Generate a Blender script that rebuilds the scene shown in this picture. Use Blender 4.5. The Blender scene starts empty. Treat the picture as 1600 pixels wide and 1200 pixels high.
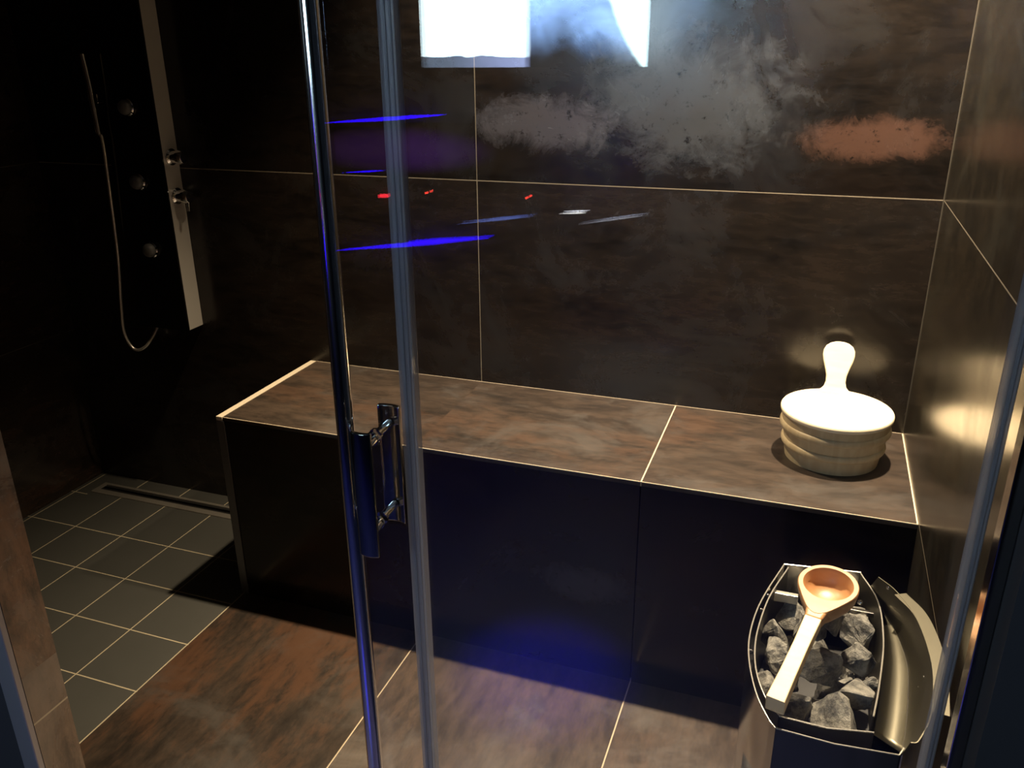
import bpy, bmesh, math, random
from mathutils import Vector, Matrix, noise
random.seed(7)
S = bpy.context.scene
COL = S.collection
PI = math.pi

# ---------------------------------------------------------------- camera
cam_d = bpy.data.cameras.new('camera')
cam = bpy.data.objects.new('camera', cam_d); COL.objects.link(cam)
r_ = Vector((0.94110253, 0.33800957, -0.0086923))
u_ = Vector((-0.11582959, 0.34643734, 0.93089456))
f_ = Vector((-0.31766261, 0.8750604, -0.36518457))
M3 = Matrix((r_, u_, -f_)).transposed()
cam.matrix_world = Matrix.Translation((-0.2789, -2.26206, 1.53685)) @ M3.to_4x4()
cam_d.sensor_fit = 'HORIZONTAL'; cam_d.sensor_width = 36.0
cam_d.lens = 1319.73 * 36.0 / 1600.0
cam_d.clip_start = 0.02
S.camera = cam

# ---------------------------------------------------------------- world, exposure, lights
w = bpy.data.worlds.new('world'); S.world = w; w.use_nodes = True
w.node_tree.nodes['Background'].inputs[0].default_value = (0.3, 0.4, 1.0, 1)
w.node_tree.nodes['Background'].inputs[1].default_value = 0.0
S.view_settings.view_transform = 'Standard'; S.view_settings.look = 'None'
S.view_settings.exposure = 0.0; S.view_settings.gamma = 1.0
S.view_settings.use_curve_mapping = False
S.cycles.max_bounces = 12; S.cycles.transparent_max_bounces = 24
S.cycles.sample_clamp_indirect = 6.0

ZC = 2.35                      # ceiling
WARM = (1.0, 0.77, 0.49)
LAMPS = [  # x, y, aim x, aim y, power, half cone, blend, colour
    (-0.17, -0.244, -0.17, -0.40, 620, 50, 1.0, WARM),
    (-1.17, -0.244, -1.10, -0.45, 290, 46, 1.0, WARM),
]
def spot(loc, aim, power, half, blend, col, rad=0.025):
    d = bpy.data.lights.new('downlight_lamp', 'SPOT')
    d.energy = power; d.spot_size = math.radians(2 * half); d.spot_blend = blend
    d.color = col; d.shadow_soft_size = rad
    o = bpy.data.objects.new('downlight_lamp', d); COL.objects.link(o)
    o.location = loc
    o.rotation_euler = (Vector(aim) - Vector(loc)).to_track_quat('-Z', 'Y').to_euler()
    return o
lamp_objs = [spot((x, y, ZC - 0.012), (ax, ay, 0), p, h, b, c) for x, y, ax, ay, p, h, b, c in LAMPS]
# blue coloured lamp of the bathroom outside the glass
lamp_objs.append(spot((-0.85, -2.5, ZC - 0.012), (-0.83, -2.38, 0), 700, 7, 1.0, (0.05, 0.02, 1.0)))
lamp_objs.append(spot((-1.35, -3.0, ZC - 0.012), (-1.35, -3.0, 0), 34, 36, 1.0, (0.08, 0.07, 1.0)))  # wide unseen fill lamp, added for blue ambience in the outer room

# ---------------------------------------------------------------- mesh helpers
def obj(name, bm, mat=None, parent=None, smooth=False, bevel=0.0, seg=2, loc=None):
    me = bpy.data.meshes.new(name)
    bmesh.ops.recalc_face_normals(bm, faces=bm.faces[:])
    bm.to_mesh(me); bm.free()
    mats = mat if isinstance(mat, (list, tuple)) else [mat]
    for m in mats:
        if m: me.materials.append(m)
    o = bpy.data.objects.new(name, me); COL.objects.link(o)
    if parent: o.parent = parent
    if loc is not None: o.location = loc
    if smooth:
        for p in me.polygons: p.use_smooth = True
        try: me.set_sharp_from_angle(angle=math.radians(40))
        except Exception: pass
    if bevel:
        b = o.modifiers.new('bevel', 'BEVEL'); b.width = bevel; b.segments = seg
        b.limit_method = 'ANGLE'; b.angle_limit = math.radians(40)
    return o

def thing(name, label, cat, loc=(0, 0, 0), group=None):
    o = bpy.data.objects.new(name, None); COL.objects.link(o); o.location = loc
    o.empty_display_size = 0.05
    return tag(o, label, cat, group)

def tag(o, label, cat, group=None):
    o['label'] = label; o['category'] = cat
    if group: o['group'] = group
    return o

def struct(o):
    o['kind'] = 'structure'; return o

def BM(): return bmesh.new()

def box(bm, x0, x1, y0, y1, z0, z1, mi=0):
    v = [bm.verts.new((x, y, z)) for z in (z0, z1) for y in (y0, y1) for x in (x0, x1)]
    fs = [(0, 2, 3, 1), (4, 5, 7, 6), (0, 1, 5, 4), (2, 6, 7, 3), (0, 4, 6, 2), (1, 3, 7, 5)]
    out = []
    for f in fs:
        k = bm.faces.new([v[i] for i in f]); k.material_index = mi; out.append(k)
    return out

def boxo(name, dims, mat, parent=None, bevel=0.0, **k):
    bm = BM(); box(bm, *dims); return obj(name, bm, mat, parent, bevel=bevel, **k)

def frame_of(d):
    d = Vector(d).normalized()
    a = Vector((0, 0, 1)) if abs(d.z) < 0.9 else Vector((1, 0, 0))
    x = a.cross(d).normalized(); y = d.cross(x); return x, y, d

def tube(bm, pts, rad, n=12, closed_ends=True, sx=1.0, sy=1.0):
    """sweep a circle along points; rad number or list"""
    pts = [Vector(p) for p in pts]; rings = []
    if not isinstance(rad, (list, tuple)): rad = [rad] * len(pts)
    x, y, _ = frame_of(pts[1] - pts[0])
    for i, p in enumerate(pts):
        if i == 0: t = pts[1] - pts[0]
        elif i == len(pts) - 1: t = pts[-1] - pts[-2]
        else: t = (pts[i + 1] - pts[i]).normalized() + (pts[i] - pts[i - 1]).normalized()
        t.normalize()
        x = (x - t * x.dot(t)).normalized(); y = t.cross(x)
        rings.append([bm.verts.new(p + (x * math.cos(a) * sx + y * math.sin(a) * sy) * rad[i])
                      for a in [2 * PI * k / n for k in range(n)]])
    for a, b in zip(rings, rings[1:]):
        for k in range(n): bm.faces.new([a[k], a[(k + 1) % n], b[(k + 1) % n], b[k]])
    if closed_ends: bm.faces.new(rings[0][::-1]); bm.faces.new(rings[-1])

def lathe(bm, prof, n=64, c=(0, 0, 0), axis='z'):
    """prof: (r, h) list; r == 0 closes"""
    rings = []
    for r, h in prof:
        if r <= 1e-6: rings.append([bm.verts.new(orient(axis, 0, 0, h, c))])
        else: rings.append([bm.verts.new(orient(axis, r * math.cos(2 * PI * k / n), r * math.sin(2 * PI * k / n), h, c)) for k in range(n)])
    for a, b in zip(rings, rings[1:]):
        for k in range(n):
            k2 = (k + 1) % n
            if len(a) == 1 and len(b) == 1: continue
            if len(a) == 1: bm.faces.new([a[0], b[k], b[k2]])
            elif len(b) == 1: bm.faces.new([a[k], a[k2], b[0]])
            else: bm.faces.new([a[k], a[k2], b[k2], b[k]])

def orient(axis, a, b, h, c):
    if axis == 'z': return (c[0] + a, c[1] + b, c[2] + h)
    if axis == 'x': return (c[0] + h, c[1] + a, c[2] + b)
    return (c[0] + a, c[1] + h, c[2] + b)

def spline(pts, n=8):
    """Catmull-Rom through points"""
    P = [Vector(p) for p in pts]; out = []
    for i in range(len(P) - 1):
        p0 = P[i - 1] if i else P[0] * 2 - P[1]
        p1, p2 = P[i], P[i + 1]
        p3 = P[i + 2] if i + 2 < len(P) else P[-1] * 2 - P[-2]
        for k in range(n):
            t = k / n
            out.append(0.5 * ((2 * p1) + (p2 - p0) * t + (2 * p0 - 5 * p1 + 4 * p2 - p3) * t * t + (3 * p1 - p0 - 3 * p2 + p3) * t ** 3))
    out.append(P[-1]); return out

def sheet(bm, pts, thick, lo, hi, lo_pts=None):
    """a thin sheet-metal wall standing along an open 2-D line; lo_pts gives a flared lower line"""
    P = [Vector((p[0], p[1])) for p in pts]
    Q = [Vector((p[0], p[1])) for p in (lo_pts or pts)]
    def nrm(A, i):
        t = (A[min(i + 1, len(A) - 1)] - A[max(i - 1, 0)]).normalized(); return Vector((-t.y, t.x))
    rows = []
    for i in range(len(P)):
        n1, n0 = nrm(P, i) * thick / 2, nrm(Q, i) * thick / 2
        rows.append([bm.verts.new((*(Q[i] + n0), lo)), bm.verts.new((*(Q[i] - n0), lo)),
                     bm.verts.new((*(P[i] - n1), hi)), bm.verts.new((*(P[i] + n1), hi))])
    for a, b in zip(rows, rows[1:]):
        for k in range(4): bm.faces.new([a[k], a[(k + 1) % 4], b[(k + 1) % 4], b[k]])
    bm.faces.new(rows[0][::-1]); bm.faces.new(rows[-1])

# ---------------------------------------------------------------- materials
class NT:
    def __init__(s, name):
        s.m = bpy.data.materials.new(name); s.m.use_nodes = True
        s.t = s.m.node_tree; s.t.nodes.clear()
        s.out = s.n('ShaderNodeOutputMaterial')
    def n(s, t, **k):
        x = s.t.nodes.new(t)
        for a, v in k.items():
            if a.startswith('_'): setattr(x, a[1:], v)
        return x
    def put(s, sock, v):
        if v is None: return
        if isinstance(v, bpy.types.NodeSocket): s.t.links.new(v, sock)
        else:
            if isinstance(v, tuple) and len(v) == 3 and sock.type == 'RGBA': v = (*v, 1)
            sock.default_value = v
    def math(s, op, a, b=None, c=None, clamp=False):
        x = s.n('ShaderNodeMath'); x.operation = op; x.use_clamp = clamp
        s.put(x.inputs[0], a); s.put(x.inputs[1], b); s.put(x.inputs[2], c); return x.outputs[0]
    def mix(s, f, a, b):
        x = s.n('ShaderNodeMix'); x.data_type = 'RGBA'
        s.put(x.inputs[0], f); s.put(x.inputs[6], a); s.put(x.inputs[7], b); return x.outputs[2]
    def ramp(s, f, lo, hi):
        x = s.n('ShaderNodeMapRange'); x.interpolation_type = 'SMOOTHSTEP'
        s.put(x.inputs[0], f); x.inputs[1].default_value = lo; x.inputs[2].default_value = hi; return x.outputs[0]
    def noise(s, vec, scale, detail=6, rough=0.6, dist=0.0):
        x = s.n('ShaderNodeTexNoise'); s.put(x.inputs['Vector'], vec)
        x.inputs['Scale'].default_value = scale; x.inputs['Detail'].default_value = detail
        x.inputs['Roughness'].default_value = rough; x.inputs['Distortion'].default_value = dist
        return x.outputs['Fac']
    def coords(s):
        x = s.n('ShaderNodeTexCoord').outputs['Object']; y = s.n('ShaderNodeSeparateXYZ')
        s.put(y.inputs[0], x); return x, y.outputs
    def vec(s, a, b, c):
        x = s.n('ShaderNodeCombineXYZ'); s.put(x.inputs[0], a); s.put(x.inputs[1], b); s.put(x.inputs[2], c); return x.outputs[0]
    def bsdf(s, base, rough, metal=0.0, bump=None, bstr=0.2, bdist=0.001, **kw):
        b = s.n('ShaderNodeBsdfPrincipled'); s.put(b.inputs['Base Color'], base)
        s.put(b.inputs['Roughness'], rough); s.put(b.inputs['Metallic'], metal)
        for k, v in kw.items(): s.put(b.inputs[k.replace('_', ' ')], v)
        if bump is not None:
            q = s.n('ShaderNodeBump'); q.inputs['Strength'].default_value = bstr; q.inputs['Distance'].default_value = bdist
            s.put(q.inputs['Height'], bump); s.t.links.new(q.outputs[0], b.inputs['Normal'])
        s.t.links.new(b.outputs[0], s.out.inputs[0]); return b

def plain(name, col, rough, metal=0.0, **kw):
    n = NT(name); n.bsdf(col, rough, metal, **kw); return n.m

def tile_mat(name, ax, stretch, lines, size, spec=0.5, rusty=None, tint=(1.0, 1.0, 1.0), seed=0.0, tone=1.0, rough=(0.16, 0.34), upper=1.0, patches=(), rust=0.5, gw=0.0017,
             grout=(0.42, 0.35, 0.25)):
    """rust-toned porcelain. ax: the two in-plane axes, stretch: their noise frequency, lines: (axis, position, start, end)
    grout lines, size: slab size for the slab to slab change"""
    n = NT(name); _, c = n.coords()
    a, b = c[ax[0]], c[ax[1]]
    ia = n.math('FLOOR', n.math('DIVIDE', a, size[0])); ib = n.math('FLOOR', n.math('DIVIDE', b, size[1]))
    slab = n.math('ADD', n.math('MULTIPLY', ia, 3.71), n.math('MULTIPLY', ib, 7.13))
    v = n.vec(n.math('MULTIPLY', a, stretch[0]), n.math('MULTIPLY', b, stretch[1]), n.math('ADD', slab, seed))
    v2 = n.vec(a, b, n.math('ADD', slab, seed + 9))
    big = n.noise(v, 1.6, 5, 0.62, 0.3)
    mid = n.noise(v, 5.0, 8, 0.72, 0.4)
    fine = n.noise(v2, 38, 6, 0.75)
    streak = n.noise(v, 17, 8, 0.78, 0.2)
    big = n.math('ADD', big, n.math('MULTIPLY', n.math('SUBTRACT', streak, 0.5), 0.45))
    cloud = n.noise(v2, 3.2, 7, 0.7, 0.6)
    base = n.mix(n.ramp(n.math('ADD', n.math('MULTIPLY', mid, 0.5), n.math('MULTIPLY', streak, 0.5)), 0.36, 0.63), (0.030 * tone, 0.0225 * tone, 0.0175 * tone), (0.088 * tone, 0.060 * tone, 0.042 * tone))
    if rusty is not None:    # slabs beyond this joint carry the rust print, the others are greyer
        isr = n.math('LESS_THAN', a, rusty); rust = n.math('ADD', n.math('MULTIPLY', isr, 0.6), 0.12)
    base = n.mix(n.math('MULTIPLY', n.ramp(big, 0.50, 0.66), rust), base, (0.150 * tone, 0.068 * tone, 0.034 * tone))
    base = n.mix(n.math('MULTIPLY', n.ramp(cloud, 0.48, 0.68), 0.6), base, (0.100 * tone, 0.084 * tone, 0.070 * tone))
    r = n.math('ADD', rough[0], n.math('MULTIPLY', n.ramp(cloud, 0.35, 0.68), rough[1] - rough[0]))
    for (pa, pb, ra, rb, col, amt) in patches:      # worn patches of the glaze print; pale back-wall ones are painted screen haze
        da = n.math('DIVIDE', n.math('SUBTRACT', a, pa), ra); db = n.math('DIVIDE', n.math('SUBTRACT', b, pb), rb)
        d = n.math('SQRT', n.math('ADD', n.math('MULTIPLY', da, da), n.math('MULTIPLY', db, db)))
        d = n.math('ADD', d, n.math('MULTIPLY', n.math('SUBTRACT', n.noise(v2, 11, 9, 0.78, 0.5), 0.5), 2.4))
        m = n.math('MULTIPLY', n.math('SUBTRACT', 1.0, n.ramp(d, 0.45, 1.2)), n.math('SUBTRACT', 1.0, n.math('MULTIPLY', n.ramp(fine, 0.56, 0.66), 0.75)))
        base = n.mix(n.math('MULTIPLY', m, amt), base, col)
    base = n.mix(n.math('MULTIPLY', n.ramp(fine, 0.58, 0.72), 0.45), base, (0.018 * tone, 0.014 * tone, 0.011 * tone))
    if tint != (1.0, 1.0, 1.0):
        q = n.n('ShaderNodeMix'); q.data_type = 'RGBA'; q.blend_type = 'MULTIPLY'; q.inputs[0].default_value = 1.0
        n.put(q.inputs[6], base); n.put(q.inputs[7], tint); base = q.outputs[2]
    g = None
    for (k, pos, s0, s1) in lines:
        cc, oo = (a, b) if k == 0 else (b, a)
        m = n.math('LESS_THAN', n.math('ABSOLUTE', n.math('SUBTRACT', cc, pos)), gw)
        m = n.math('MULTIPLY', m, n.math('GREATER_THAN', oo, s0)); m = n.math('MULTIPLY', m, n.math('LESS_THAN', oo, s1))
        g = m if g is None else n.math('MAXIMUM', g, m)
    if g is not None:
        base = n.mix(g, base, grout); r = n.math('ADD', r, n.math('MULTIPLY', g, 0.5))
    if rusty is not None: base = n.mix(n.math('SUBTRACT', 1.0, n.math('MULTIPLY', isr, 0.5)), (0, 0, 0), base)
    if upper != 1.0:   # upper row painted darker to offset the strong lamp spill there
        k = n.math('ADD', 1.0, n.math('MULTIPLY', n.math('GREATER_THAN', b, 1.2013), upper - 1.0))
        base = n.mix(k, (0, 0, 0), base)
    hgt = n.math('ADD', n.math('MULTIPLY', fine, 0.6), n.math('MULTIPLY', mid, 0.5))
    n.bsdf(base, r, bump=hgt, bstr=0.10, bdist=0.0006, Specular_IOR_Level=spec)
    return n.m

INF = 99.0
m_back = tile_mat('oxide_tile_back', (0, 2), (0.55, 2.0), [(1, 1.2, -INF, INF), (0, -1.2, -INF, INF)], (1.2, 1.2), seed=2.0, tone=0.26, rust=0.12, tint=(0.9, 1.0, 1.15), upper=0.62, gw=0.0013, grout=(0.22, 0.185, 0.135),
                  patches=[(-0.17, 1.335, 0.17, 0.050, (0.19, 0.09, 0.056), 0.6),
                           (-0.62, 1.42, 0.26, 0.16, (0.15, 0.15, 0.155), 0.5),  # reflected haze of the screen, painted into the tile colour
                           (-1.0, 1.36, 0.20, 0.07, (0.17, 0.15, 0.16), 0.55)])  # more of the painted screen haze
m_right = tile_mat('oxide_tile_right', (1, 2), (0.9, 0.9), [(1, 1.2, -INF, INF), (1, 0.594, -INF, INF)], (1.2, 0.6), seed=13.0, tone=0.42, tint=(0.85, 1.0, 0.95), gw=0.0013, grout=(0.22, 0.185, 0.135), rough=(0.20, 0.27), rust=0.1)
m_left = tile_mat('oxide_tile_left', (1, 2), (0.6, 2.0), [(1, 0.596, -INF, INF), (1, 1.2, -INF, INF)], (1.2, 0.6), seed=21.0, tone=0.3, gw=0.0012, grout=(0.06, 0.05, 0.035))
m_jamb = tile_mat('oxide_tile_jamb', (1, 2), (2.0, 0.6), [(1, 0.505, -INF, INF), (1, 1.2, -INF, INF)], (1.2, 0.6), seed=31.0, tone=2.4, rust=0.3)
m_bench_top = tile_mat('oxide_tile_bench_top', (0, 1), (0.7, 1.8), [(0, -0.6, -INF, INF)], (0.6, 2.0), seed=5.0, tone=0.62, rust=0.25, tint=(0.95, 1.0, 1.08), rough=(0.3, 0.42))
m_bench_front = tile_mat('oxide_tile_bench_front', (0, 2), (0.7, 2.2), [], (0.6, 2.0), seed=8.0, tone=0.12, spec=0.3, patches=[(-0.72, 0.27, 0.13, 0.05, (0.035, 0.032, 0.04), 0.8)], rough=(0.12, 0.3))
m_floor = tile_mat('oxide_tile_floor', (0, 1), (1.9, 0.6), [(0, -0.6, -INF, INF), (0, -1.2, -INF, INF), (1, -1.2, -INF, INF)], (0.6, 1.2), seed=41.0, tone=0.85, rusty=-1.2, tint=(0.95, 1.0, 1.08), rough=(0.3, 0.45))
small = [(0, -1.803, -INF, INF)] + [(0, -1.803 - 0.2015 * k, -INF, INF) for k in range(1, 6)] + [(1, -0.158, -INF, -2.752)] + [(1, -0.158 - 0.1975 * k, -INF, INF) for k in range(1, 8)]
def small_tile():
    n = NT('grey_shower_tile'); v, c = n.coords()
    g = None
    for (k, pos, s0, s1) in small:
        cc, oo = (c[0], c[1]) if k == 0 else (c[1], c[0])
        m = n.math('LESS_THAN', n.math('ABSOLUTE', n.math('SUBTRACT', cc, pos)), 0.0018)
        m = n.math('MULTIPLY', m, n.math('LESS_THAN', oo, s1))
        g = m if g is None else n.math('MAXIMUM', g, m)
    col = n.mix(n.noise(v, 6, 6, 0.6), (0.036, 0.037, 0.034), (0.048, 0.048, 0.045))
    n.bsdf(n.mix(g, col, (0.30, 0.26, 0.18)), n.mix(g, (0.42,) * 3, (0.8,) * 3), bump=n.noise(v, 160, 3), bstr=0.1)
    return n.m
m_small = small_tile()
m_plaster = plain('dark_plaster', (0.022, 0.022, 0.03), 0.8)
m_outfloor = plain('outer_floor_tile', (0.05, 0.05, 0.14), 0.5)
m_ceiling = plain('ceiling_panel', (0.06, 0.055, 0.05), 0.7)
m_trim = plain('brushed_trim', (0.62, 0.58, 0.52), 0.38, 0.9)
m_chrome = plain('chrome', (0.82, 0.82, 0.84), 0.06, 1.0)
m_dark_chrome = plain('dark_chrome', (0.42, 0.41, 0.40), 0.12, 1.0)
m_black_glass = plain('black_glass', (0.004, 0.004, 0.005), 0.08)
m_alu = plain('satin_aluminium', (0.60, 0.57, 0.53), 0.45, 0.35)
m_black = plain('black_plastic', (0.01, 0.01, 0.01), 0.4)
m_nozzle = plain('grey_nozzle', (0.12, 0.12, 0.12), 0.5)
m_hose = plain('silver_hose', (0.65, 0.62, 0.58), 0.3, 0.8)

def glass_mat(name, tint=(0.97, 0.98, 1.0), mul=1.0):
    n = NT(name)
    geo = n.n('ShaderNodeNewGeometry'); fr = n.n('ShaderNodeFresnel')
    ior = n.math('ADD', n.math('MULTIPLY', geo.outputs['Backfacing'], 1 / 1.5 - 1.5), 1.5)
    n.put(fr.inputs['IOR'], ior)
    tr = n.n('ShaderNodeBsdfTransparent'); n.put(tr.inputs[0], tint)
    gl = n.n('ShaderNodeBsdfGlossy'); gl.inputs['Roughness'].default_value = 0.0
    mx = n.n('ShaderNodeMixShader'); n.put(mx.inputs[0], n.math('MULTIPLY', fr.outputs[0], mul))
    n.t.links.new(tr.outputs[0], mx.inputs[1]); n.t.links.new(gl.outputs[0], mx.inputs[2])
    n.t.links.new(mx.outputs[0], n.out.inputs[0]); return n.m
m_glass = glass_mat('clear_glass')

def seal_mat():
    n = NT('milky_seal'); b = n.n('ShaderNodeBsdfPrincipled')
    b.inputs['Base Color'].default_value = (0.34, 0.32, 0.36, 1); b.inputs['Roughness'].default_value = 0.36; b.inputs['Specular IOR Level'].default_value = 1.0
    tl = n.n('ShaderNodeBsdfTranslucent'); tl.inputs[0].default_value = (0.25, 0.26, 0.29, 1)
    tr = n.n('ShaderNodeBsdfTransparent')
    a = n.n('ShaderNodeMixShader'); a.inputs[0].default_value = 0.4
    n.t.links.new(b.outputs[0], a.inputs[1]); n.t.links.new(tl.outputs[0], a.inputs[2])
    c = n.n('ShaderNodeMixShader'); c.inputs[0].default_value = 0.45
    n.t.links.new(a.outputs[0], c.inputs[1]); n.t.links.new(tr.outputs[0], c.inputs[2])
    n.t.links.new(c.outputs[0], n.out.inputs[0]); return n.m
m_seal = seal_mat()

def wood(name, c1, c2, ax=(14, 14, 2.0), rough=0.5, n_ply=0):
    n = NT(name); v, c = n.coords()
    vv = n.vec(n.math('MULTIPLY', c[0], ax[0]), n.math('MULTIPLY', c[1], ax[1]), n.math('MULTIPLY', c[2], ax[2]))
    g = n.noise(vv, 4.0, 6, 0.6, 0.8)
    col = n.mix(n.ramp(g, 0.3, 0.7), c1, c2)
    n.bsdf(col, rough, bump=g, bstr=0.1, bdist=0.0005)
    return n.m
m_pail = wood('pale_pine', (0.46, 0.35, 0.20), (0.56, 0.45, 0.27), (10, 10, 1.0))
m_lid = wood('pale_pine_board', (0.78, 0.66, 0.46), (0.84, 0.74, 0.55), (2, 18, 10))
m_ladle = wood('honey_wood', (0.40, 0.20, 0.08), (0.50, 0.27, 0.12), (12, 3, 12), 0.4)
m_ladle_h = wood('pale_wood_handle', (0.68, 0.50, 0.28), (0.78, 0.60, 0.36), (14, 2, 14), 0.45)

def stone_mat():
    n = NT('grey_sauna_stone'); v, c = n.coords()
    a = n.noise(v, 30, 8, 0.75); b = n.noise(v, 140, 4, 0.7)
    col = n.mix(n.ramp(a, 0.36, 0.64), (0.055, 0.055, 0.052), (0.28, 0.27, 0.235))
    col = n.mix(n.math('MULTIPLY', n.ramp(b, 0.62, 0.75), 0.5), col, (0.35, 0.34, 0.31))
    n.bsdf(col, 0.75, bump=n.math('ADD', a, n.math('MULTIPLY', b, 0.5)), bstr=1.0, bdist=0.006)
    return n.m
m_stone = stone_mat()
m_steel = plain('polished_steel', (0.62, 0.60, 0.56), 0.16, 1.0)
m_steel_in = plain('satin_steel', (0.15, 0.14, 0.105), 0.40, 1.0)
m_steel_edge = plain('bright_steel_edge', (0.85, 0.82, 0.74), 0.25, 0.8)
m_heater_dark = plain('dark_heater_panel', (0.03, 0.032, 0.04), 0.3, 0.3)

def emit(name, col, s):
    n = NT(name); e = n.n('ShaderNodeEmission'); n.put(e.inputs[0], col); n.put(e.inputs[1], s)
    n.t.links.new(e.outputs[0], n.out.inputs[0]); return n.m

# ---------------------------------------------------------------- the room
YR = -3.62      # rear wall of the bathroom outside
XL = -2.828; XR2 = 0.9
GY = -1.47      # sliding door plane
WF0, WF1 = -1.50, -1.43   # front wall of the cabin
bm = BM()
box(bm, XL, 0.0, -1.5, 0.0, -0.06, 0.0, 0)
for f in bm.faces: pass
bm.free()
bm = BM()
def quad(bm, x0, x1, y0, y1, z, mi):
    f = bm.faces.new([bm.verts.new(p) for p in ((x0, y0, z), (x1, y0, z), (x1, y1, z), (x0, y1, z))]); f.material_index = mi
box(bm, -1.8, 0.0, -1.5, 0.0, -0.05, 0.0, 0)
box(bm, XL, -1.8, -1.5, 0.0, -0.05, 0.0, 1)
box(bm, XL, XR2, YR, -1.5, -0.05, 0.0, 2)
struct(obj('floor', bm, [m_floor, m_small, m_outfloor]))
struct(boxo('ceiling', (XL, XR2, YR, 0.0, ZC, ZC + 0.05), m_ceiling))
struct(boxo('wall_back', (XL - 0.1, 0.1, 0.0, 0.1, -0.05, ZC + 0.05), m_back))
struct(boxo('wall_right', (0.0, 0.1, -1.43, 0.0, -0.05, ZC + 0.05), m_right))
struct(boxo('wall_left', (XL - 0.1, XL, YR - 0.1, 0.0, -0.05, ZC + 0.05), m_left))
bm = BM(); box(bm, XL, -1.405, WF0, WF1, 0.0, ZC)
bm.faces.ensure_lookup_table(); bm.faces[2].material_index = 1
struct(obj('wall_front_left', bm, [m_jamb, m_plaster]))
struct(boxo('wall_front_right', (-0.068, XR2, WF0, WF1, 0.0, ZC), m_plaster))
struct(boxo('wall_rear', (XL, XR2 + 0.1, YR - 0.1, YR, -0.05, ZC + 0.05), m_plaster))
struct(boxo('wall_side', (XR2, XR2 + 0.1, YR, WF0, -0.05, ZC + 0.05), m_plaster))
# grout line in the corner between the two tiled walls
struct(boxo('trim_1', (-0.0018, 0.0, -0.0018, 0.0, 0.59, ZC), plain('corner_grout', (0.05, 0.043, 0.032), 0.8)))
# metal edge profile on the outer corner of the left front wall
struct(boxo('trim_2', (-1.440, -1.405, -1.512, -1.5, 0.0, ZC), plain('edge_profile', (0.35, 0.33, 0.36), 0.35, 0.6), bevel=0.002))

# ---------------------------------------------------------------- bench
H = 0.588
BY = -0.489
t = thing('tiled_bench', 'long built-in bench clad in rust-brown tiles along the back wall', 'bench', (-0.9, -0.25, 0))
def B(name, dims, mat, bevel=0.0, label=None):
    o = boxo(name, dims, mat, t, bevel); o.matrix_parent_inverse = Matrix.Translation((0.9, 0.25, 0))
    if label: o['label'] = label
    return o
B('seat_slab', (-1.792, -0.0005, BY + 0.001, -0.0005, H - 0.012, H), m_bench_top)
B('front_panel', (-1.785, -0.602, BY, BY + 0.012, 0.0, H - 0.012), m_bench_front)
B('front_panel', (-0.5985, 0.0, BY, BY + 0.012, 0.0, H - 0.012), m_bench_front)
B('core', (-1.78, -0.001, BY + 0.012, -0.001, 0.001, H - 0.013), m_black)
B('end_panel', (-1.797, -1.785, BY + 0.006, 0.0, 0.0, H - 0.012), m_bench_front)
B('edge_trim', (-1.812, -1.792, BY - 0.002, 0.0, H - 0.011, H + 0.0015), plain('pale_edge_trim', (0.50, 0.44, 0.34), 0.5), 0.001, 'pale strip along the top left edge of the bench')
B('corner_trim', (-1.812, -1.786, BY - 0.003, BY + 0.006, 0.0, H - 0.011), plain('dark_metal_trim', (0.16, 0.16, 0.17), 0.4, 0.9), 0.001, 'metal strip down the left front corner of the bench')
B('grout_joint', (-1.79, 0.0, BY - 0.0008, BY + 0.001, H - 0.0016, H + 0.0008), plain('joint_grout', (0.5, 0.42, 0.3), 0.7))
B('grout_joint', (-0.0025, 0.0, BY, 0.0, H - 0.001, H + 0.001), plain('joint_grout_side', (0.62, 0.52, 0.36), 0.7))
B('grout_joint', (-1.79, 0.0, -0.0018, 0.0, H - 0.001, H + 0.0012), plain('joint_grout_back', (0.36, 0.30, 0.22), 0.7))

# ---------------------------------------------------------------- linear drain
t = thing('linear_shower_drain', 'long narrow metal floor drain in the grey tiles by the back wall', 'drain', (-2.27, -0.1, 0))
bm = BM(); x0, x1, y0, y1 = -2.752, -1.815, -0.140, -0.066
box(bm, x0, x1, y0, y0 + 0.026, 0.0, 0.004); box(bm, x0, x1, y1 - 0.012, y1, 0.0, 0.004)
box(bm, x0, x0 + 0.018, y0 + 0.026, y1 - 0.012, 0.0, 0.004); box(bm, x1 - 0.01, x1, y0 + 0.026, y1 - 0.012, 0.0, 0.004)
o = obj('frame', bm, m_trim, t, bevel=0.0008); o.matrix_parent_inverse = Matrix.Translation((2.27, 0.1, 0))
bm = BM(); box(bm, x0 + 0.018, x1 - 0.01, y0 + 0.027, y1 - 0.013, 0.0, 0.0012)
o = obj('channel', bm, m_black, t); o.matrix_parent_inverse = Matrix.Translation((2.27, 0.1, 0))
bm = BM(); box(bm, x0 + 0.024, x1 - 0.016, y0 + 0.036, y0 + 0.048, 0.0012, 0.0035)
o = obj('grate', bm, m_dark_chrome, t, bevel=0.0006); o.matrix_parent_inverse = Matrix.Translation((2.27, 0.1, 0))

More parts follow.
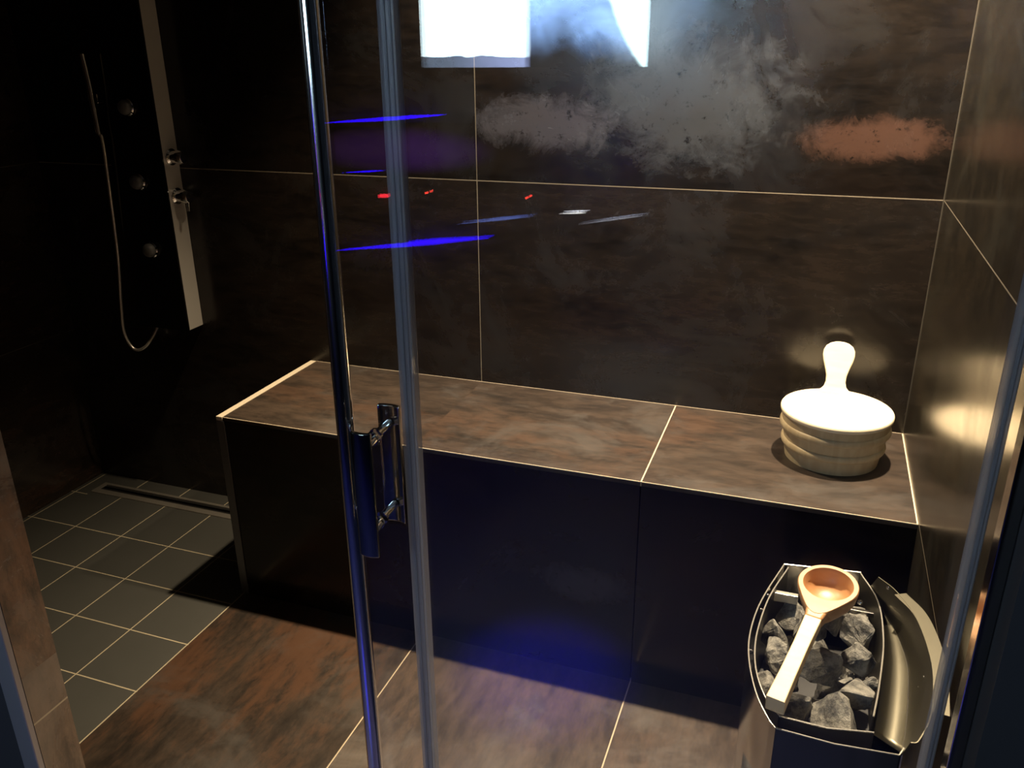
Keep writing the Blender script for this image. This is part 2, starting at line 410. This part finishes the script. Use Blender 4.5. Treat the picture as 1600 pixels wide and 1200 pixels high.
# ---------------------------------------------------------------- shower panel
PX0, PX1 = -2.435, -2.231
t = thing('shower_panel', 'tall black glass shower panel with silver side and hanging hose on the back wall', 'shower panel', (-2.33, -0.04, 0.67))
inv = Matrix.Translation((2.33, 0.04, -0.67))
def P(o, label=None, parent=None):
    o.parent = parent or t
    o.matrix_parent_inverse = inv if parent is None else Matrix.Identity(4)
    if label: o['label'] = label
    return o
P(boxo('housing', (PX0, PX1, -0.070, -0.001, 0.673, 2.1), m_alu, bevel=0.001), 'satin silver side of the black panel')
P(boxo('front_glass', (PX0 - 0.002, PX1 + 0.0015, -0.076, -0.070, 0.671, 2.102), m_black_glass, bevel=0.0008))
for (x, z) in ((-2.330, 1.390), (-2.334, 1.163), (-2.328, 0.944)):
    bm = BM(); lathe(bm, [(0.0, 0), (0.026, 0), (0.027, -0.006), (0.024, -0.010)], 32, (x, -0.076, z), 'y')
    j = P(obj('body_jet', bm, m_chrome, smooth=True))
    bm = BM(); lathe(bm, [(0.022, -0.008), (0.0225, -0.016), (0.020, -0.023), (0.013, -0.028), (0.0, -0.030)], 32, (x, -0.076, z), 'y')
    P(obj('nozzle', bm, m_nozzle, smooth=True), None, j)
for (z, lev) in ((1.239, 0), (1.117, 1)):
    bm = BM(); lathe(bm, [(0.0, 0), (0.026, 0), (0.026, 0.007), (0.022, 0.010), (0.019, 0.012), (0.019, 0.03), (0.022, 0.032), (0.022, 0.052), (0.019, 0.056), (0, 0.057)], 32, (PX1, -0.038, z), 'x')
    k = P(obj('control_knob', bm, m_chrome, smooth=True), 'chrome round knob on the panel side')
    if lev:
        bm = BM(); tube(bm, [(PX1 + 0.044, -0.038, z), (PX1 + 0.05, -0.045, z - 0.02), (PX1 + 0.052, -0.05, z - 0.045)], [0.006, 0.005, 0.005])
        P(obj('lever', bm, m_chrome, smooth=True), None, k)
bm = BM(); box(bm, PX0 - 0.018, PX0, -0.088, -0.062, 1.40, 1.43)
P(obj('handset_holder', bm, m_dark_chrome, bevel=0.003))
bm = BM(); tube(bm, spline([(PX0 - 0.008, -0.098, 1.31), (PX0 - 0.007, -0.10, 1.38), (PX0 - 0.004, -0.105, 1.46), (PX0 - 0.006, -0.11, 1.545)], 5), [0.0085] * 5 + [0.0095] * 5 + [0.0085] * 6, 14)
P(obj('hand_shower', bm, m_chrome, smooth=True))
bm = BM(); hp = spline([(-2.442, -0.097, 1.312), (-2.436, -0.095, 1.278), (-2.449, -0.093, 1.086), (-2.464, -0.09, 0.916), (-2.490, -0.09, 0.736),
                        (-2.497, -0.09, 0.640), (-2.470, -0.085, 0.585), (-2.431, -0.075, 0.594), (-2.398, -0.055, 0.640), (-2.387, -0.040, 0.673)], 8)
tube(bm, hp, 0.0052, 10)
P(obj('hose', bm, m_hose, smooth=True))

# ---------------------------------------------------------------- glass front
def seal(name, x, y, z0, z1, parent, wd=0.026, label=None):
    bm = BM()
    box(bm, x - wd / 2, x + wd / 2, y - 0.007, y - 0.0045, z0, z1)
    box(bm, x - wd / 2, x + wd / 2, y + 0.0045, y + 0.007, z0, z1)
    box(bm, x - wd / 2, x - wd / 2 + 0.003, y - 0.0045, y + 0.0045, z0, z1)
    tube(bm, [(x - wd / 2 - 0.001, y, z0), (x - wd / 2 - 0.001, y, z1)], 0.0055, 12)
    for q in (-0.2, 0.22): tube(bm, [(x + wd * q, y - 0.0075, z0), (x + wd * q, y - 0.0075, z1)], 0.0016, 6)
    o = obj(name, bm, m_seal, parent, bevel=0.0008)
    if label: o['label'] = label
    return o
t = thing('sliding_glass_door', 'clear glass door with chrome left edge and pull handle standing half open', 'glass door', (0, 0, 0))
boxo('glass_pane', (-0.772, -0.108, GY - 0.004, GY + 0.004, 0.03, 2.1), m_glass, t)
bm = BM(); tube(bm, [(-0.777, GY, 0.03), (-0.777, GY, 2.1)], 0.0105, 32)
obj('edge_profile', bm, plain('satin_chrome', (0.8, 0.8, 0.83), 0.13, 1.0), t, smooth=True)['label'] = 'round chrome profile down the left edge of the glass door'
o = seal('edge_seal', -0.102, GY, 0.03, 2.1, t, 0.007)
hd = bpy.data.objects.new('pull_handle', None); COL.objects.link(hd); hd.parent = t; hd['label'] = 'double-sided chrome pull handle'
def plate(y0, y1, x0, x1, z0, z1, par, nm):
    # flat bar slightly bowed towards the room
    bm = BM(); n = 10; rows = []
    for i in range(n + 1):
        a = -1 + 2 * i / n; x = x0 + (x1 - x0) * i / n; bow = 0.003 * (1 - a * a) * (-1 if y0 < GY else 1)
        rows.append([bm.verts.new((x, yy + bow, zz)) for yy, zz in ((y0, z0), (y1, z0), (y1, z1), (y0, z1))])
    for a, b in zip(rows, rows[1:]):
        for k in range(4): bm.faces.new([a[k], a[(k + 1) % 4], b[(k + 1) % 4], b[k]])
    bm.faces.new(rows[0][::-1]); bm.faces.new(rows[-1])
    return obj(nm, bm, m_dark_chrome, par, smooth=True, bevel=0.0012)
plate(-1.513, -1.508, -0.745, -0.720, 0.982, 1.143, hd, 'grip_plate')
plate(-1.430, -1.424, -0.756, -0.727, 0.980, 1.141, hd, 'grip_plate')
for z in (1.006, 1.118):
    bm = BM(); tube(bm, [(-0.7335, -1.5085, z), (-0.7365, GY - 0.006, z)], 0.0055, 16); tube(bm, [(-0.740, GY + 0.006, z), (-0.741, -1.429, z)], 0.0055, 16)
    tube(bm, [(-0.739, GY - 0.0075, z), (-0.739, GY - 0.0042, z)], 0.0085, 16); tube(bm, [(-0.740, GY + 0.0042, z), (-0.740, GY + 0.0075, z)], 0.0085, 16)
    obj('standoff', bm, m_chrome, hd, smooth=True)
t = thing('fixed_glass_panel', 'clear fixed glass panel behind the door reaching the right wall', 'glass panel', (0, 0, 0))
boxo('glass_pane', (-0.694, -0.072, -1.452, -1.444, 0.03, 2.1), m_glass, t)
seal('edge_seal', -0.6985, -1.448, 0.03, 2.1, t, 0.015, 'milky vertical seal on the left edge of the fixed glass')
boxo('wall_profile', (-0.082, -0.0685, -1.460, -1.436, 0.0, 2.1), m_dark_chrome, t, 0.001)

# ---------------------------------------------------------------- pail
BC = Vector((-0.180, -0.200, H + 0.0002))
t = thing('sauna_pail', 'pale wooden sauna pail with white lid and round upright grip on the bench', 'pail', BC)
R0, R1, HT = 0.110, 0.1285, 0.118
def rr(h): return R0 + (R1 - R0) * h / HT
bm = BM(); nst = 96; prof = [(0.0, 0.006), (R0 - 0.012, 0.006), (R0 - 0.010, 0.0), (R0, 0.0), (rr(0.03), 0.03), (rr(0.06), 0.06), (rr(0.09), 0.09), (R1, HT), (R1 - 0.014, HT), (R1 - 0.016, HT - 0.02), (0, HT - 0.02)]
lathe(bm, prof, nst)
obj('tub', bm, m_pail, t, smooth=True)
for hz in (0.044, 0.088):
    bm = BM(); n = 96; m = 12; rings = []
    for k in range(n):
        a = 2 * PI * k / n
        rings.append([bm.verts.new((math.cos(a) * (rr(hz) + 0.0065 * math.cos(b)), math.sin(a) * (rr(hz) + 0.0065 * math.cos(b)), hz + 0.010 * math.sin(b))) for b in [2 * PI * j / m for j in range(m)]])
    for k in range(n):
        A, Bq = rings[k], rings[(k + 1) % n]
        for j in range(m): bm.faces.new([A[j], A[(j + 1) % m], Bq[(j + 1) % m], Bq[j]])
    obj('hoop', bm, m_pail, t, smooth=True)
bm = BM(); lathe(bm, [(0, HT), (R1 + 0.001, HT), (R1 + 0.003, HT + 0.003), (R1 + 0.003, HT + 0.009), (R1 + 0.001, HT + 0.012), (0, HT + 0.012)], 96)
ld = obj('lid', bm, m_lid, t, smooth=True); ld['label'] = 'flat white-lit lid of the pail'
# upright paddle-shaped grip rising from the back of the lid
out = [(-0.075, 0.0), (-0.052, 0.006), (-0.036, 0.013), (-0.027, 0.023), (-0.0235, 0.036), (-0.0245, 0.052), (-0.030, 0.072), (-0.036, 0.090), (-0.0385, 0.104), (-0.0375, 0.116), (-0.032, 0.127), (-0.022, 0.1345), (-0.011, 0.138), (0.0, 0.139)]
out = out + [(-x, y) for x, y in out[-2::-1]]
tilt = math.radians(22); bm = BM(); th = 0.009
base = Vector((-0.007, 0.098, HT + 0.006))
F, G = [], []
for x, h in out:
    up = Vector((0, math.sin(tilt), math.cos(tilt))); nn = Vector((0, math.cos(tilt), -math.sin(tilt)))
    p = base + Vector((x, 0, 0)) + up * h
    p.z = max(p.z, HT + 0.004)
    F.append(bm.verts.new(p - nn * th)); G.append(bm.verts.new(p + nn * th))
bm.faces.new(F[::-1]); bm.faces.new(G)
for k in range(len(F)):
    k2 = (k + 1) % len(F); bm.faces.new([F[k], F[k2], G[k2], G[k]])
obj('lid_grip', bm, m_lid, t, bevel=0.005, seg=3, smooth=True)

# ---------------------------------------------------------------- stove
RZ = 0.62
t = thing('sauna_heater', 'curved polished steel sauna stove full of stones beside the right wall', 'stove', (0, 0, 0))
left = spline([(-0.262, -0.799), (-0.288, -0.893), (-0.301, -0.967), (-0.305, -1.042), (-0.298, -1.106), (-0.282, -1.170), (-0.262, -1.215), (-0.250, -1.232)], 6) if False else None
def sp2(pts, n=6): return [(p.x, p.y) for p in spline([(a, b, 0) for a, b in pts], n)]
OL = sp2([(-0.262, -0.790), (-0.288, -0.893), (-0.301, -0.967), (-0.305, -1.042), (-0.298, -1.106), (-0.282, -1.170), (-0.262, -1.215), (-0.250, -1.232)])
IL = sp2([(-0.254, -0.797), (-0.279, -0.893), (-0.290, -0.967), (-0.2945, -1.042), (-0.288, -1.110), (-0.270, -1.168), (-0.247, -1.203)])
IR = sp2([(-0.125, -0.775), (-0.098, -0.858), (-0.094, -0.969), (-0.105, -1.086), (-0.116, -1.161)])
LA = sp2([(-0.110, -0.800), (-0.085, -0.873), (-0.068, -0.933), (-0.058, -1.007), (-0.062, -1.086), (-0.070, -1.159), (-0.078, -1.210)])
FL = sp2([(-0.103, -0.849), (-0.076, -0.885), (-0.049, -0.955), (-0.036, -1.066), (-0.046, -1.176), (-0.067, -1.240), (-0.078, -1.250)])
def S_(name, pts, mat, lo, hi, thick=0.0016, lo_pts=None, label=None):
    bm = BM(); sheet(bm, pts, thick, lo, hi, lo_pts); o = obj(name, bm, mat, t, smooth=True)
    if label: o['label'] = label
    return o
S_('outer_shell', OL, m_steel, 0.0, RZ)
S_('inner_liner', IL, m_steel_in, 0.40, RZ - 0.002)
S_('inner_liner', IR, m_steel_in, 0.40, RZ)
S_('back_plate', [(-0.262, -0.788), (-0.125, -0.772)], m_steel, 0.0, RZ)
S_('back_plate', [(-0.125, -0.772), (-0.085, -0.79)], m_steel, 0.0, RZ - 0.02)
S_('liner_front', [(-0.247, -1.203), (-0.180, -1.205), (-0.116, -1.192)], m_steel_in, 0.40, RZ - 0.004)
S_('front_panel', [(-0.250, -1.232), (-0.170, -1.236), (-0.085, -1.228)], m_heater_dark, 0.0, RZ, label='dark front panel of the stove')
S_('side_panel', LA, m_steel, 0.0, RZ - 0.012)
# wire-thin rolled bright rims
def rim(pts, z, r=0.0013):
    bm = BM(); tube(bm, [(x, y, z) for x, y in pts], r, 8); return obj('rim', bm, m_steel_edge, t, smooth=True)
rim(OL, RZ); rim(IL, RZ - 0.001); rim(IR, RZ)
rim([(-0.262, -0.790), (-0.125, -0.772)], RZ, 0.0016)
rim([(-0.250, -1.232), (-0.170, -1.236), (-0.085, -1.228), (-0.078, -1.212)], RZ)
rim([(-0.247, -1.203), (-0.180, -1.205), (-0.116, -1.192)], RZ - 0.002)
# sloping ledge between basket and side panel
bm = BM(); n = min(len(IR), len(LA)); va, vb = [], []
for k in range(n):
    a = IR[int(k * (len(IR) - 1) / (n - 1))]; b = LA[int(k * (len(LA) - 1) / (n - 1))]
    va.append(bm.verts.new((a[0] + 0.001, a[1], RZ - 0.03))); vb.append(bm.verts.new((b[0], b[1], RZ - 0.012)))
for k in range(n - 1): bm.faces.new([va[k], va[k + 1], vb[k + 1], vb[k]])
o = obj('side_ledge', bm, m_steel_in, t, smooth=True); sm = o.modifiers.new('solid', 'SOLIDIFY'); sm.thickness = 0.0015
# flared heat shield above the side panel
bm = BM(); sheet(bm, FL, 0.0016, RZ - 0.014, RZ + 0.045, [LA[int(k * (len(LA) - 1) / (len(FL) - 1))] for k in range(len(FL))])
obj('heat_shield', bm, m_steel_in, t, smooth=True)['label'] = 'flared curved steel shield on the wall side of the stove'
S_('shield_flange', sp2([(-0.070, -0.890), (-0.040, -0.950), (-0.026, -1.066), (-0.034, -1.178)]), m_steel_in, RZ + 0.043, RZ + 0.0445, 0.022)
# bottom of the stone basket, cross bars and bolts
bm = BM(); box(bm, -0.292, -0.098, -1.195, -0.81, 0.468, 0.472); obj('basket_floor', bm, m_black, t)
bm = BM(); box(bm, -0.278, -0.232, -0.872, -0.862, RZ - 0.03, RZ - 0.012); obj('cross_bar', bm, m_steel_edge, t, bevel=0.001)
bm = BM(); box(bm, -0.152, -0.102, -0.868, -0.860, RZ - 0.03, RZ - 0.02); obj('cross_bar', bm, m_steel, t, bevel=0.001)
def bolt(x, y, z, ax='x', r=0.0045, l=0.006):
    bm = BM(); lathe(bm, [(0, 0), (r, 0), (r, l * 0.6), (r * 0.6, l), (0, l)], 10, (x, y, z), ax); obj('bolt', bm, m_chrome, t, smooth=True)
bolt(-0.286, -0.895, RZ - 0.006, 'x', 0.004); bolt(-0.294, -0.94, RZ - 0.008, 'x', 0.004); bolt(-0.302, -1.06, RZ - 0.008, 'x', 0.004)
bolt(-0.128, -0.868, RZ - 0.004, 'z'); bolt(-0.086, -0.865, RZ + 0.035, 'z', 0.004)
bolt(-0.046, -1.075, RZ + 0.02, 'x', 0.0055, 0.014); bolt(-0.052, -1.085, RZ + 0.008, 'x', 0.004)
bm = BM(); box(bm, -0.24, -0.09, -1.20, -0.79, 0.0, 0.05); obj('base', bm, m_heater_dark, t)

# ---------------------------------------------------------------- stones
def stone(name, c, s, seed, label, rot=(0, 0, 0)):
    rnd = random.Random(seed); bm = BM()
    for k in range(11):
        v = Vector((rnd.gauss(0, 1), rnd.gauss(0, 1), rnd.gauss(0, 1))).normalized()
        v = Vector([math.copysign(abs(q) ** 0.62, q) for q in v])
        bm.verts.new((v.x * s[0] * 1.1, v.y * s[1] * 1.1, v.z * s[2] * 1.05))
    r = bmesh.ops.convex_hull(bm, input=bm.verts[:])
    bmesh.ops.delete(bm, geom=[e for e in bm.verts if not e.link_faces], context='VERTS')
    bmesh.ops.bevel(bm, geom=bm.edges[:], offset=0.0022, segments=1, affect='EDGES')
    bmesh.ops.triangulate(bm, faces=bm.faces[:])
    bmesh.ops.subdivide_edges(bm, edges=bm.edges[:], cuts=3, use_grid_fill=True)
    for v in bm.verts:
        q = v.co * 38 + Vector((seed * 3.1, 0, 0))
        v.co += v.co.normalized() * (noise.noise(q) * 0.0045 + noise.noise(q * 3) * 0.0022 + noise.noise(q * 7) * 0.0009)
    o = obj(name, bm, m_stone); o.location = c; o.rotation_euler = rot
    for p in o.data.polygons: p.use_smooth = False
    tag(o, label, 'stone', 'stones in the stove basket'); return o
ST = [
    ((-0.236, -0.872, 0.570), (0.030, 0.028, 0.028), 'grey stone at the back left of the stove, under the chrome bar'),
    ((-0.264, -0.952, 0.565), (0.018, 0.030, 0.030), 'upright grey stone against the left steel liner'),
    ((-0.262, -1.010, 0.575), (0.028, 0.026, 0.028), 'light grey stone at the left rim beside the middle of the ladle handle'),
    ((-0.262, -1.075, 0.548), (0.026, 0.034, 0.030), 'dark shaded stone at the left below the ladle handle'),
    ((-0.214, -0.946, 0.606), (0.024, 0.030, 0.028), 'stone just below the ladle bowl on the left of the handle'),
    ((-0.192, -1.020, 0.575), (0.028, 0.040, 0.030), 'tall grey stone right of the ladle handle in the centre'),
    ((-0.168, -0.937, 0.622), (0.028, 0.026, 0.030), 'grey stone under the right edge of the ladle bowl'),
    ((-0.128, -0.900, 0.580), (0.024, 0.034, 0.030), 'jagged grey stone at the right rim beside the ladle bowl'),
    ((-0.126, -0.965, 0.570), (0.024, 0.026, 0.028), 'rounded stone at the right rim above the large flat-topped one'),
    ((-0.145, -1.055, 0.578), (0.038, 0.036, 0.034), 'large flat-topped light grey stone right of centre'),
    ((-0.170, -1.145, 0.568), (0.052, 0.034, 0.034), 'largest wedge-shaped stone at the front rim of the stove'),
    ((-0.119, -1.020, 0.555), (0.013, 0.030, 0.026), 'narrow stone squeezed against the right rim by the largest steel curve'),
    ((-0.222, -1.105, 0.560), (0.028, 0.030, 0.030), 'stone between the lower ladle handle and the front wedge stone'),
    ((-0.135, -0.835, 0.560), (0.020, 0.026, 0.026), 'small stone in the back right corner behind the ladle bowl'),
    ((-0.232, -1.165, 0.545), (0.024, 0.024, 0.024), 'small stone under the end of the ladle handle at the front left'),
    ((-0.175, -0.830, 0.560), (0.028, 0.028, 0.028), 'stone at the back edge hidden mostly by the ladle bowl'),
]
for i, (c, s, lab) in enumerate(ST):
    stone('sauna_stone', c, s, i + 3, lab, (0.3 * (i % 3), 0.2 * (i % 4), i * 1.1))
for i, (x, y) in enumerate(((-0.25, -0.90), (-0.19, -0.88), (-0.13, -0.93), (-0.24, -0.98), (-0.16, -1.00), (-0.22, -1.06), (-0.15, -1.10), (-0.20, -1.10), (-0.145, -0.975), (-0.185, -1.055), (-0.24, -1.13), (-0.155, -1.16), (-0.20, -1.16))):
    stone('sauna_stone', (x, y, 0.505), (0.027, 0.028, 0.024), i + 40, 'dark stone deep in the lower layer of the stove basket', (i, i * 2, i * 3))

# ---------------------------------------------------------------- ladle
LC = Vector((-0.189, -0.948, 0.660)); LE = Vector((-0.2545, -1.212, 0.655))
t = thing('wooden_ladle', 'wooden ladle with honey-coloured bowl and pale handle lying on the stones', 'ladle', LC)
d = (LE - LC); d.z = 0; L = d.length; ang = math.atan2(d.y, d.x)
t.rotation_euler = (0, math.asin(0.145), ang)      # local +x points along the handle
RB = 0.049; HB = 0.040
bm = BM(); n = 64
prof_o = [(0.028, -0.002), (0.040, 0.004), (0.046, 0.016), (0.049, 0.032), (0.049, 0.038), (0.0475, 0.040)]
prof_i = [(0.0405, 0.040), (0.039, 0.037), (0.036, 0.024), (0.028, 0.013), (0.014, 0.008), (0, 0.007)]
def stretch_pt(r, a, h, outer):
    x = math.cos(a) * r; y = math.sin(a) * r
    if outer and x > 0 and h >= 0.0:   # neck flowing into the handle
        k = max(0.0, math.cos(a)) ** 5
        x += k * 0.030 * (r / 0.049); 
    return (x, y, h)
rings = []
for (r, h), oo in [((0, -0.002), 1)] + [(p, 1) for p in prof_o] + [(p, 0) for p in prof_i]:
    if r == 0: rings.append([bm.verts.new((0, 0, h))])
    else: rings.append([bm.verts.new(stretch_pt(r, 2 * PI * k / n, h, oo)) for k in range(n)])
for a, b in zip(rings, rings[1:]):
    for k in range(n):
        k2 = (k + 1) % n
        if len(a) == 1: bm.faces.new([a[0], b[k], b[k2]])
        elif len(b) == 1: bm.faces.new([a[k], a[k2], b[0]])
        else: bm.faces.new([a[k], a[k2], b[k2], b[k]])
obj('bowl', bm, m_ladle, t, smooth=True)
def bar(name, secs, mat):
    """rounded rectangular bar along x: (x, half width, z0, z1)"""
    bm = BM(); rows = []
    for x, hw, z0, z1 in secs:
        rows.append([bm.verts.new((x, y, z)) for y, z in ((-hw, z0), (hw, z0), (hw, z1), (-hw, z1))])
    for a, b in zip(rows, rows[1:]):
        for k in range(4): bm.faces.new([a[k], a[(k + 1) % 4], b[(k + 1) % 4], b[k]])
    bm.faces.new(rows[0][::-1]); bm.faces.new(rows[-1])
    return obj(name, bm, mat, t, bevel=0.0045, seg=4, smooth=True)
bar('neck', [(0.042, 0.030, 0.010, 0.0395), (0.055, 0.022, 0.013, 0.0395), (0.070, 0.0165, 0.016, 0.0395), (0.088, 0.0135, 0.018, 0.039)], m_ladle)
bar('handle', [(0.086, 0.0132, 0.018, 0.039), (0.15, 0.0120, 0.015, 0.038), (0.22, 0.0125, 0.013, 0.038), (0.275, 0.0138, 0.012, 0.039), (L, 0.0142, 0.012, 0.039)], m_ladle_h)['label'] = 'pale straight handle of the ladle'

# ---------------------------------------------------------------- downlights
for i, (x, y, c) in enumerate([(l[0], l[1], (1, 0.85, 0.6)) for l in LAMPS] + [(-0.85, -2.5, (0.15, 0.15, 1.0)), (-1.35, -3.0, (0.15, 0.15, 1.0))]):
    lab = ['round warm ceiling downlight above the wooden pail', 'round warm ceiling downlight above the left half of the bench', 'round blue ceiling downlight outside the glass door', 'added blue fill light in a round ceiling fitting nearest the rear wall'][i]
    t = thing('ceiling_downlight', lab, 'ceiling light', (x, y, ZC))
    bm = BM(); lathe(bm, [(0.030, 0.0), (0.045, 0.0), (0.045, -0.003), (0.034, -0.006), (0.030, -0.004), (0.030, 0.0)], 40)
    obj('bezel', bm, m_chrome, t, smooth=True)
    bm = BM(); lathe(bm, [(0, -0.001), (0.030, -0.001)], 40)
    obj('lens', bm, emit('lens_glow', c, 3.0), t)
    lo = lamp_objs[i]; lo.parent = t; lo.matrix_parent_inverse = Matrix.Translation((-x, -y, -ZC))

# ---------------------------------------------------------------- bathroom outside (seen mirrored in the glass)
def screen_mat():
    n = NT('screen_picture'); v, c = n.coords()
    x, z = c[0], c[2]                 # x -0.4..0.4 seen mirrored, z 0..0.55
    nz = n.noise(v, 5, 6, 0.6, 0.5)
    white = n.math('LESS_THAN', x, n.math('ADD', -0.02, n.math('MULTIPLY', nz, 0.02)))
    # pale wedge beside a dark slope
    slope = n.math('ADD', n.math('SUBTRACT', x, 0.395), n.math('MULTIPLY', z, 0.62))
    wedge = n.ramp(n.math('ADD', slope, n.math('MULTIPLY', n.math('SUBTRACT', nz, 0.5), 0.06)), -0.012, 0.006)
    zz = n.math('ADD', z, n.math('MULTIPLY', n.math('SUBTRACT', nz, 0.5), 0.45))
    hz = n.mix(n.math('MULTIPLY', n.ramp(zz, -0.02, 0.30), n.ramp(z, -0.01, 0.11)), (0.0, 0.0, 0.0), (0.26, 0.46, 0.85))
    hz = n.mix(n.ramp(n.noise(v, 9, 7, 0.65, 0.6), 0.5, 0.72), hz, n.mix(n.ramp(z, 0.0, 0.10), (0, 0, 0), (0.04, 0.08, 0.17)))
    col = n.mix(white, hz, (0.74, 0.95, 1.0))
    col = n.mix(wedge, col, (0.70, 1.0, 1.0))
    edge = n.math('ADD', 0.035, n.math('MULTIPLY', n.math('SUBTRACT', n.noise(v, 14, 3), 0.5), 0.03))
    low = n.math('MULTIPLY', n.math('MULTIPLY', n.math('LESS_THAN', z, edge), white), 0.95)
    col = n.mix(low, col, n.mix(n.ramp(x, -0.35, 0.0), (0.010, 0.015, 0.035), (0.12, 0.14, 0.26)))
    e = n.n('ShaderNodeEmission'); n.put(e.inputs[0], col); e.inputs[1].default_value = 19.0
    n.t.links.new(e.outputs[0], n.out.inputs[0]); return n.m
t = thing('wall_screen', 'bright white and blue screen whose reflection shows at the top of the glass', 'screen', (-1.262, -3.6, 1.49))
boxo('display', (-0.397, 0.397, 0.012, 0.020, 0.0, 0.50), screen_mat(), t)
boxo('bezel', (-0.425, 0.425, -0.02, 0.012, -0.03, 0.53), m_black, t, 0.003)

def led(name, p0, p1, r, col, s, label):
    bm = BM(); a, b = Vector(p0), Vector(p1); tube(bm, [a + (b - a) * k / 6 for k in range(7)], [r * q for q in (0.1, 0.4, 0.7, 1.0, 1.0, 0.6, 0.15)], 8)
    return tag(obj(name, bm, emit('led_glow', col, s)), label, 'light strip', 'light strips behind the viewer')
BL = (0.02, 0.0, 1.0)
def ledg(p0, p1, r, col, s, label): return led('light_strip', p0, p1, r, col, s, label)
ledg((-2.12, -3.59, 1.292), (-1.60, -3.59, 1.329), 0.007, BL, 13, 'blue light strip mirrored in the glass just below the screen')
ledg((-2.12, -3.59, 0.800), (-1.42, -3.59, 0.895), 0.009, BL, 12, 'blue light strip mirrored in the glass lowest of all')
ledg((-2.02, -3.59, 1.112), (-1.84, -3.59, 1.126), 0.003, BL, 14, 'thin blue light strip mirrored beside the chrome door edge')
ledg((-1.55, -3.59, 0.940), (-1.25, -3.59, 0.985), 0.003, (0.2, 0.3, 0.9), 5, 'dim bluish light strip mirrored below the red dots')
ledg((-1.15, -3.59, 1.000), (-1.05, -3.59, 1.008), 0.0026, (0.9, 0.9, 0.9), 16, 'short white light strip mirrored right of the red dots')
ledg((-1.08, -3.59, 0.965), (-0.83, -3.59, 1.012), 0.002, (0.7, 0.75, 0.9), 5, 'thin white light strip mirrored right of the short one')
def purple():
    n = NT('purple_glow'); v, c = n.coords(); e = n.n('ShaderNodeEmission'); e.inputs[0].default_value = (0.35, 0.08, 0.8, 1)
    dx = n.math('DIVIDE', n.math('SUBTRACT', c[0], -1.80), 0.40); dz = n.math('DIVIDE', n.math('SUBTRACT', c[2], 1.20), 0.09)
    d = n.math('ADD', n.math('MULTIPLY', dx, dx), n.math('MULTIPLY', dz, dz))
    n.put(e.inputs[1], n.math('MULTIPLY', n.math('SUBTRACT', 1.0, n.ramp(d, 0.0, 1.1)), 0.42))
    n.t.links.new(e.outputs[0], n.out.inputs[0]); return n.m
bm = BM(); box(bm, -2.10, -1.25, -3.615, -3.60, 1.10, 1.30)  # glowing panel added to give the purple haze between the strips
tag(obj('purple_glow_panel', bm, purple()), 'added dim purple glow panel mirrored in the glass under the topmost blue strip', 'glow panel')
bm = BM(); tube(bm, [(-1.875, -3.6, 1.028), (-1.835, -3.6, 1.031)], 0.007, 10)
tag(obj('indicator_light', bm, emit('red_led_bar', (1, 0.03, 0.05), 14)), 'wide red indicator light mirrored left of the milky glass seal', 'indicator light', 'red indicator lights')
for x, lab in ((-1.684, 'red indicator light mirrored left of the vertical joint'), (-1.283, 'red indicator light mirrored right of the vertical joint')):
    bm = BM(); lathe(bm, [(0, 0.005), (0.003, 0.004), (0.0045, 0)], 16, (x, -3.62, 1.045), 'y')
    tag(obj('indicator_light', bm, emit('red_led', (1, 0.05, 0.03), 30)), lab, 'indicator light', 'red indicator lights')
